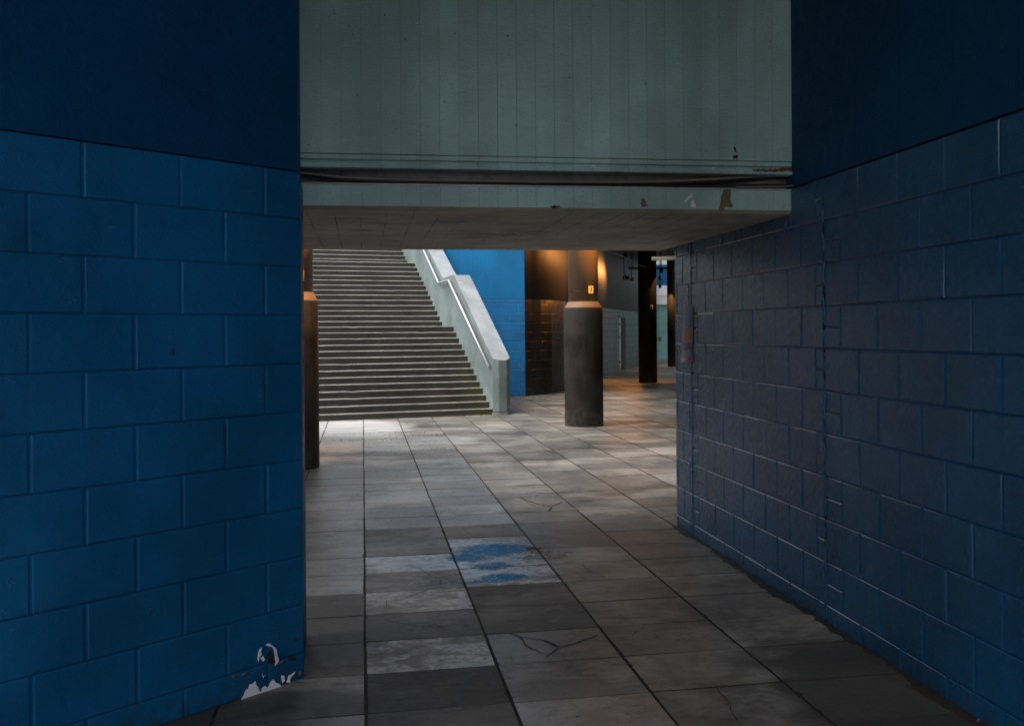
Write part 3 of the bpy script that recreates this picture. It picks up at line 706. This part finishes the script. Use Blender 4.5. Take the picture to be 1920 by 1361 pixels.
# end nose is faceted: three faces
nose = [SP(d_a, -.002, 0), SP(d_a - .05, -.10, 0), SP(d_a - .05, -.25, 0), SP(d_a, -.002 - TH, 0)]
top_n = [Vector((p.x, p.y, h_a + (p - nose[0]).dot(sdirv) * ((h_b - h_a) / (d_b - d_a)))) for p in nose]
hexa(bm, [p + Z * .06 for p in nose], top_n)
prism_extrude(bm, inn, -slat * TH)
build('parapet_wall', bm, M['parapet'], para)
bm = bmesh.new()
ct = .012
def cop(dA, hA, dB, hB):
    a = [SP(dA, .004, hA + .001), SP(dB, .004, hB + .001), SP(dB, -TH - .008, hB + .001), SP(dA, -TH - .008, hA + .001)]
    hexa(bm, a, [p + Z * ct for p in a])
cop(d_a, h_a, d_b, h_b); cop(d_b, h_b, d_c, h_c); cop(d_c, h_c, d_e, h_e)
hexa(bm, [p + Z * .001 for p in top_n], [p + Z * (ct + .001) for p in top_n])
build('coping', bm, M['coping'], para)
bm = bmesh.new(); ns = [SP(d_a + .1, .01, 0), SP(d_a - .01, .01, 0), SP(d_a - .06, -.10, 0), SP(d_a - .06, -.26, 0), SP(d_a - .01, -TH - .01, 0), SP(d_a + .1, -TH - .01, 0)]
hexa(bm, ns, [p + Z * .045 for p in ns]); build('plinth', bm, M['plinth'], para)
# far-side parapet of the flight, outside the picture, closes the stair for other views
# handrail
hr_px = [(916.5, 688), (841, 526), (822.5, 531), (791, 462)]
hp = [sp_px(x, y, .07) for x, y in hr_px]
hl = [SP(d, .07, h) for d, h in hp]; ext = hl[3] + (hl[3] - hl[2]).normalized() * 2.0
rail = []
seqp = hl + [ext]
for i, p in enumerate(seqp):
    if 0 < i < len(seqp) - 1:
        rail += [p.lerp(seqp[i - 1], .02), p, p.lerp(seqp[i + 1], .02)]
    else: rail.append(p)
bm = bmesh.new(); tube(bm, rail, .024, 12); hr = build('handrail', bm, M['steel'], para, True)
for t, (A_, B_) in [(.04, (0, 1)), (.34, (0, 1)), (.62, (0, 1)), (.95, (0, 1)), (.1, (2, 3)), (.6, (2, 3))]:
    p = hl[A_].lerp(hl[B_], t); bm = bmesh.new()
    tube(bm, [p - Z * .02, p - Z * .06 - slat * .03, p - Z * .06 - slat * .078], .008, 8); 
    build('rail_bracket', bm, M['steel'], hr, True)

# ------------------------------------------------------------------ blue wall behind the stairs, black wall of the hall
bw_r = blue_c
bd = Vector((1, .015, 0)).normalized()
p = at(847, 520, 23.2); bl = Vector((p.x, bw_r.y - .02, 0))
blw = empty('block_wall', bw_r.lerp(bl, .5), 'bright daylit blue block wall behind the stair parapet', 'wall')
bm = bmesh.new(); HB = 6.4
side = W(math.sin(STH - .05), math.cos(STH - .05))
bl2 = bl + side * 7
nf = Vector((bd.y, -bd.x, 0))
wall_core(bm, [bl + nf * -.002, bw_r - nf * .002, bw_r + Vector((.2, 7, 0)), bl2], -.01, 2.30)
block_run(bm, bl, bw_r, nf, -.04, .2235, .42, .12, ztop=2.30, seed=21, closers=(False, True), vj=.013, hj=.013, prot=.004, jm=1)
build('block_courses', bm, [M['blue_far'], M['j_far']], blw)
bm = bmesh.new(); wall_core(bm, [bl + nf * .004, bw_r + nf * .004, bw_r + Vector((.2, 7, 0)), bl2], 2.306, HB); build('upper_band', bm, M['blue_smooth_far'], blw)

bpts = [blue_c + Vector((.005, .01, 0)), W(1.30, 25.6), W(3.1, 33.9), W(5.4, 42.6), W(6.2, 46.5)]
# smooth the curve of the hall wall
cur = smooth_path([Vector((q.x, q.y, 0)) for q in bpts], 4)
bkw = empty('block_wall', bpts[1], 'curving glossy black block wall running back into the hall behind the central column', 'wall')
bm = bmesh.new(); bm2 = bmesh.new()
for k, (p, q) in enumerate(zip(cur, cur[1:])):
    u = (q - p).normalized(); n_ = Vector((u.y, -u.x, 0))
    block_run(bm, p, q, n_, -.04, .2235, .40, (.13 * k) % .4, ztop=2.30, seed=30 + k, vj=.011, hj=.011, endcap=False, jm=1)
    wall_core(bm, [p - n_ * .002, q - n_ * .002, q - n_ * .3, p - n_ * .3], -.01, 2.3)
fine = smooth_path(cur, 4); off = []
for k, p in enumerate(fine):
    u = (fine[min(k + 1, len(fine) - 1)] - fine[max(k - 1, 0)]).normalized(); off.append(p + Vector((u.y, -u.x, 0)) * .004)
lo_ = [bm2.verts.new(p + Z * 2.304) for p in off]; hi_ = [bm2.verts.new(p + Z * CEIL) for p in off]
for k in range(len(off) - 1): bm2.faces.new((lo_[k], lo_[k + 1], hi_[k + 1], hi_[k])).smooth = True
bk_ = [bm2.verts.new(p + Vector((-.25, .12, 0)) + Z * CEIL) for p in off]; bk2 = [bm2.verts.new(p + Vector((-.25, .12, 0)) + Z * 2.304) for p in off]
for k in range(len(off) - 1): bm2.faces.new((bk_[k], bk_[k + 1], bk2[k + 1], bk2[k])); bm2.faces.new((lo_[k], bk2[k], bk2[k + 1], lo_[k + 1]))
build('block_courses', bm, [M['black'], M['j_black']], bkw); build('upper_band', bm2, M['black_smooth'], bkw)

# door slot and its pale frame post in the black wall
dz = 36.5
pd = on_plane(1165.5, 695, Vector((cur[10].x, cur[10].y, 0)), Vector(((cur[11] - cur[10]).y, -(cur[11] - cur[10]).x, 0)).normalized())
u = (cur[9] - cur[8]).normalized(); n_ = Vector((u.y, -u.x, 0))
pd = on_plane(1165.5, 692, cur[8], n_); pd.z = 0
R = Matrix((u, n_, Z)).transposed()
door = empty('service_door', pd, 'narrow black door slot with a pale metal post in the curved black wall', 'door')
bm = bmesh.new(); box(bm, -.18, .85, .0, .05, .02, 2.02, R=R, o=pd); bevel(bm, .004, 1); build('door_leaf', bm, M['hole'], door)
bm = bmesh.new(); box(bm, -.75, -.2, .005, .03, .10, 2.0, R=R, o=pd); bevel(bm, .006, 1); fr = build('frame_post', bm, M['pale_metal'], door)
for hz in (.32, 1.25, 1.75):
    bm = bmesh.new(); box(bm, -.78, -.18, .0, .06, hz, hz + .05, R=R, o=pd); build('hinge', bm, M['metal_dark'], fr)
bm = bmesh.new(); box(bm, -.82, .90, .0, .055, 2.03, 2.09, R=R, o=pd); build('lintel', bm, M['metal_dark'], door)

# ------------------------------------------------------------------ far end of the hall
fz = 46.5
fa, fb = W((1140 - 960) * fz / F_PX, fz), W((1400 - 960) * fz / F_PX, fz); fb.y = fa.y = (fa.y + fb.y) / 2 + .4
fe_ = empty('end_wall', fa.lerp(fb, .5), 'pale wall with teal double doors closing the far end of the hall', 'wall')
bm = bmesh.new(); box(bm, fa.x, fb.x, fa.y + .1, fa.y + .5, 3.62, CEIL); build('upper_blue_band', bm, M['blue_smooth'], fe_)
bm = bmesh.new(); box(bm, fa.x, fb.x, fa.y, fa.y + .5, 2.72, 3.1); box(bm, fa.x, fb.x, fa.y, fa.y + .5, 3.115, 3.615); build('white_panel', bm, M['white_panel'], fe_)
cx_ = at(1238.5, 620, fz).x
for s_ in (-1, 1):
    bm = bmesh.new(); a_, b_ = sorted((cx_ + s_ * .008, cx_ + s_ * 1.0)); box(bm, a_, b_, fa.y + .12, fa.y + .2, .17, 2.7); bevel(bm, .006, 1); dl = build('door_leaf', bm, M['teal_door'], fe_)
    bm = bmesh.new(); box(bm, cx_ + s_ * .10 - .05, cx_ + s_ * .10 + .05, fa.y + .08, fa.y + .12, 1.0, 1.2); build('lock_plate', bm, M['rust'], dl)
bm = bmesh.new(); box(bm, fa.x, cx_ - 1.01, fa.y + .05, fa.y + .4, .17, 2.7); box(bm, cx_ + 1.01, fb.x, fa.y + .05, fa.y + .4, .17, 2.7); build('side_panel', bm, M['teal_door'], fe_)
bm = bmesh.new(); box(bm, fa.x, fb.x, fa.y - 1.2, fa.y + .5, 0, .165); bevel(bm, .01, 1); build('doorstep', bm, M['plinth'], fe_)

cw = empty('added_side_wall', (-3.2, 11, 0), 'unseen dark wall added left of the stairs to block the sky from reflections', 'wall')  # unseen wall, added to darken what the right wall reflects
bm = bmesh.new(); box(bm, -3.5, -3.2, 5.9, 15.0, 0, CEIL); build('wall_face', bm, M['blue_smooth'], cw)
cw = empty('added_side_wall', (9, 16, 0), 'unseen dark wall added behind the right hand blue wall to shut daylight out of the hall', 'wall')  # unseen wall, added to keep side daylight off the hall floor
bm = bmesh.new(); box(bm, 10.6, 10.9, YB + .3, 31, 0, CEIL); build('wall_face', bm, M['ceiling'], cw)

# ------------------------------------------------------------------ lamps
def spot_thing(loc, aim, label, power=60, size=75, blend=.6, col=(1, .47, .14), group='spotlights under the hall ceiling', stem_to=None, rad_=.03, lit=True):
    loc = Vector(loc); d = (Vector(aim) - loc).normalized()
    t = empty('spotlight', loc, label, 'spotlight', group)
    a = d.orthogonal().normalized(); b = d.cross(a)
    bm = bmesh.new(); R = Matrix((a, b, d)).transposed()
    prof = [(.03, -.15), (.055, -.13), (.06, 0), (.052, .0), (.048, -.03)]
    seg = 20; rings = [[bm.verts.new(loc + R @ Vector((r * math.cos(6.2832 * i / seg), r * math.sin(6.2832 * i / seg), z))) for i in range(seg)] for r, z in prof]
    for A_, B_ in zip(rings, rings[1:]):
        for i in range(seg): bm.faces.new((A_[i], A_[(i + 1) % seg], B_[(i + 1) % seg], B_[i]))
    bm.faces.new(rings[0]); build('lamp_head', bm, M['metal_dark'], t)
    bm = bmesh.new(); vs_ = [bm.verts.new(loc + R @ Vector((.046 * math.cos(6.2832 * i / seg), .046 * math.sin(6.2832 * i / seg), -.03))) for i in range(seg)]
    bm.faces.new(vs_); build('lens', bm, M['lens'] if lit else M['pale_metal'], t)
    top = Vector((loc.x, loc.y, stem_to or CEIL)) - d * .08 * Vector((1, 1, 0)).length * 0
    bm = bmesh.new(); tube(bm, [loc - d * .12, Vector((loc.x, loc.y, loc.z + .12)), top], .012, 8); build('stem', bm, M['metal_dark'], t)
    li = bpy.data.lights.new('lamp', 'SPOT'); li.energy = power; li.spot_size = rad(size); li.spot_blend = blend; li.color = col; li.shadow_soft_size = rad_
    lo = bpy.data.objects.new('lamp_light', li); C.objects.link(lo); lo.parent = t
    lo.location = d * .02; lo.rotation_euler = (-d).to_track_quat('Z', 'Y').to_euler()
    return t
V = Vector
spot_thing(Lc + V((.55, -.95, 3.5)), Lc + V((.05, -.15, 2.3)), 'black spotlight aimed down the column next to the stairs', 200, 50, stem_to=CEIL)
spot_thing(Mc + V((.5, -1.25, 3.55)), Mc + V((.12, -.2, 2.55)), 'black spotlight aimed down the central column', 150, 36)
spot_thing(Mc + V((.55, .5, 3.6)), Mc + V((.5, .1, 0)), 'black spotlight right of the central column pointing at the floor', 45, 40)
q = at(1170, 521, 26.3); spot_thing(q, W(.85, 24.9, 3.0), 'black spotlight turned left to wash the curved black wall with orange light', 105, 100, 1.0, col=(1, .38, .09), rad_=.28, lit=False)
q = at(1184, 524, 35.0); spot_thing(q, W(3.0, 33.3, 3.1), 'black spotlight left of the second hall column turned to the black wall', 100, 95, 1.0, col=(1, .38, .09), rad_=.28, lit=False)
spot_thing(Tc + V((.75, -.35, 3.75)), Tc + V((.15, -.05, 1.9)), 'black spotlight aimed down the column behind the central one', 110, 45)
spot_thing(Tc + V((-.3, 1.3, 3.75)), Tc + V((-.3, 1.0, 0)), 'black spotlight lighting the floor behind the second hall column', 130, 70)
spot_thing(Qc + V((-.75, -.6, 3.6)), Qc + V((-.1, -.1, 2.0)), 'black spotlight aimed down the farthest column', 130, 50)
q = at(1240, 511, 31); spot_thing(q, q + V((.3, .6, -2)), 'glowing spotlight hanging below the pale pipe', 25)
q = at(1237.5, 540, 38); spot_thing(q, q + V((0, .3, -2)), 'lowest small spotlight in front of the white end panel', 25)
# lighting track
bm = bmesh.new(); a_, b_ = at(1178, 503, 31), at(1262, 503, 31); tube(bm, [a_, b_], .03, 8)
for t in (.1, .5, .9):
    p = a_.lerp(b_, t); tube(bm, [p, V((p.x, p.y, CEIL))], .01, 6)
tag(build('lighting_track', bm, M['metal_dark'], None, True), 'thin black lighting track hanging across the hall', 'track')
bm = bmesh.new(); a_, b_ = at(1222, 485, 20.5), at(1330, 482.5, 20.5); tube(bm, [a_, b_], .042, 14)
pp = build('ceiling_pipe', bm, M['pipe'], None, True); tag(pp, 'cream pipe under the hall ceiling right of the second column', 'pipe')
bm = bmesh.new(); pts = [at(1110, 455, 27), at(1133, 470, 27), at(1150, 475, 27), at(1180, 486, 27), at(1195, 496, 27), at(1210, 500, 27.6)]
tube(bm, smooth_path(pts, 5), .014, 6); tag(build('hanging_cable', bm, M['pipe'], None, True), 'thin pale cable slanting down the dark ceiling towards the second column', 'cable')

# ------------------------------------------------------------------ flyer on the right wall
def wall_pt(px, py, off=0.0): return on_plane(px, py, rend + rn * (.011 + off), rn)
L_ = [(1281, 577), (1281, 595), (1280.5, 614), (1279.5, 630), (1279, 643), (1279.5, 660), (1281, 672), (1284, 678)]
R_ = [(1300.5, 574), (1300.5, 595), (1300.5, 614), (1300, 630), (1299.5, 643), (1299, 655), (1300, 668), (1302, 679)]
bands = [3, 3, 4, 4, 5, 6, 6]
M['f_purple'] = Mat('flyer_purple', (.10, .07, .13), .4).m; M['f_blue'] = Mat('flyer_blue', (.06, .14, .26), .4).m
M['f_orange'] = Mat('flyer_orange', (.30, .13, .08), .4).m; M['f_teal'] = Mat('flyer_teal', (.05, .22, .30), .4).m; M['f_red'] = Mat('flyer_red', (.25, .05, .06), .4).m
mats = [M['f_purple'], M['f_blue'], M['f_orange'], M['f_teal'], M['f_red'], M['inkk']]
bm = bmesh.new(); N = 10; grid = []
for r_ in range(len(L_)):
    row = []
    for k in range(N + 1):
        t = k / N; px = L_[r_][0] + (R_[r_][0] - L_[r_][0]) * t; py = L_[r_][1] + (R_[r_][1] - L_[r_][1]) * t
        lift = .004 + .028 * math.sin(math.pi * t) * (.5 + .5 * r_ / 7) + (.02 * (r_ - 5) * (1 - t) if r_ > 5 else 0)
        row.append((wall_pt(px, py, 0) + rn * lift * .8, wall_pt(px, py, 0) + rn * (lift * .8 - .0012)))
    grid.append([(bm.verts.new(a), bm.verts.new(b)) for a, b in row])
cmap = ['pbbbbbbbbp', 'pbbtbbbbpp', 'oooooooooo', 'oooooooooo', 'pppppppppp', 'pttprrpttp', 'pprrppprrp']
ix = {'p': 0, 'b': 1, 'o': 2, 't': 3, 'r': 4, 'k': 5}
for r_ in range(len(L_) - 1):
    for k in range(N):
        a, b, c_, d_ = grid[r_][k], grid[r_][k + 1], grid[r_ + 1][k + 1], grid[r_ + 1][k]
        f = bm.faces.new((a[0], b[0], c_[0], d_[0])); f.material_index = ix[cmap[r_][k]]
        bm.faces.new((a[1], d_[1], c_[1], b[1]))
for r_ in range(len(L_) - 1):
    for k in (0, N):
        a, d_ = grid[r_][k], grid[r_ + 1][k]; bm.faces.new((a[0], a[1], d_[1], d_[0]))
for k in range(N):
    for r_ in (0, len(L_) - 1):
        a, b = grid[r_][k], grid[r_][k + 1]; bm.faces.new((a[0], a[1], b[1], b[0]))
tag(build('flyer', bm, mats), 'faded curling flyer in purple, blue and orange taped near the end of the right wall', 'flyer')

# ------------------------------------------------------------------ dirt, litter
bm = bmesh.new()
for k in range(900):
    s = rnd.uniform(0, 9.5); o = abs(rnd.gauss(0, .035)) + .012; sz = rnd.uniform(.0015, .006)
    p = rend - rd * s + rn * o + Z * (.002 + sz * .3); an = rnd.uniform(0, 3.14)
    vs_ = [bm.verts.new(p + V((math.cos(an + a_) * sz * rnd.uniform(.5, 1.3), math.sin(an + a_) * sz * rnd.uniform(.5, 1.3), rnd.uniform(-.2, .5) * sz))) for a_ in (0, 2.1, 4.2)]
    tp = bm.verts.new(p + Z * sz * .6)
    for i in range(3): bm.faces.new((vs_[i], vs_[(i + 1) % 3], tp))
strip = []
for k in range(240):
    s = 9.6 * k / 239; wdt = .035 + .03 * math.sin(s * 2.3) * math.sin(s * 5.1 + 1) + rnd.uniform(-.012, .02)
    strip.append((bm.verts.new(rend - rd * s + rn * .004 + Z * .0042), bm.verts.new(rend - rd * s + rn * max(.015, wdt + .01) + Z * .0024)))
for a_, b_ in zip(strip, strip[1:]): bm.faces.new((a_[0], a_[1], b_[1], b_[0]))
tag(build('dirt', bm, M['dirt'], local=True), 'dark grit gathered along the foot of the right wall', 'dirt', kind='stuff')
def butt(px, py, label, L=.032, r=.004, mat='leaf', an=.3):
    p = ground(px, py); bm = bmesh.new(); d = V((math.cos(an), math.sin(an), 0))
    tube(bm, [p - d * L / 2 + Z * (r + .001), p + d * L / 2 + Z * (r + .001)], r, 8)
    tag(build('cigarette_butt', bm, M[mat]), label, 'litter')
butt(1838, 1351, 'orange cigarette butt lying by the foot of the right wall in the front corner')
def leaf(px, py, label, s=.05, an=0):
    p = ground(px, py); bm = bmesh.new(); o = []
    for k in range(10):
        a_ = 6.283 * k / 10; rr_ = s * (1 + .35 * math.cos(5 * a_)) * (.6 if k % 2 else 1)
        o.append(p + V((rr_ * math.cos(a_ + an), rr_ * .7 * math.sin(a_ + an), .006 + rnd.uniform(0, .015))))
    c0 = bm.verts.new(p + Z * .004); vv = [bm.verts.new(q_) for q_ in o]
    for k in range(10): bm.faces.new((c0, vv[k], vv[(k + 1) % 10]))
    ob = build('dead_leaf', bm, M['leaf'], local=True); tag(ob, label, 'leaf', 'dead leaves at the foot of the stairs')
    so_m = ob.modifiers.new('t', 'SOLIDIFY'); so_m.thickness = .001
leaf(888, 773.5, 'brown dead leaf against the bottom step left of the parapet post', .05)
leaf(902, 780, 'dead leaf on the paving just in front of the parapet post', .035, 1)
leaf(716, 786, 'dead leaf on the bright paving before the middle of the stairs', .03, 2)
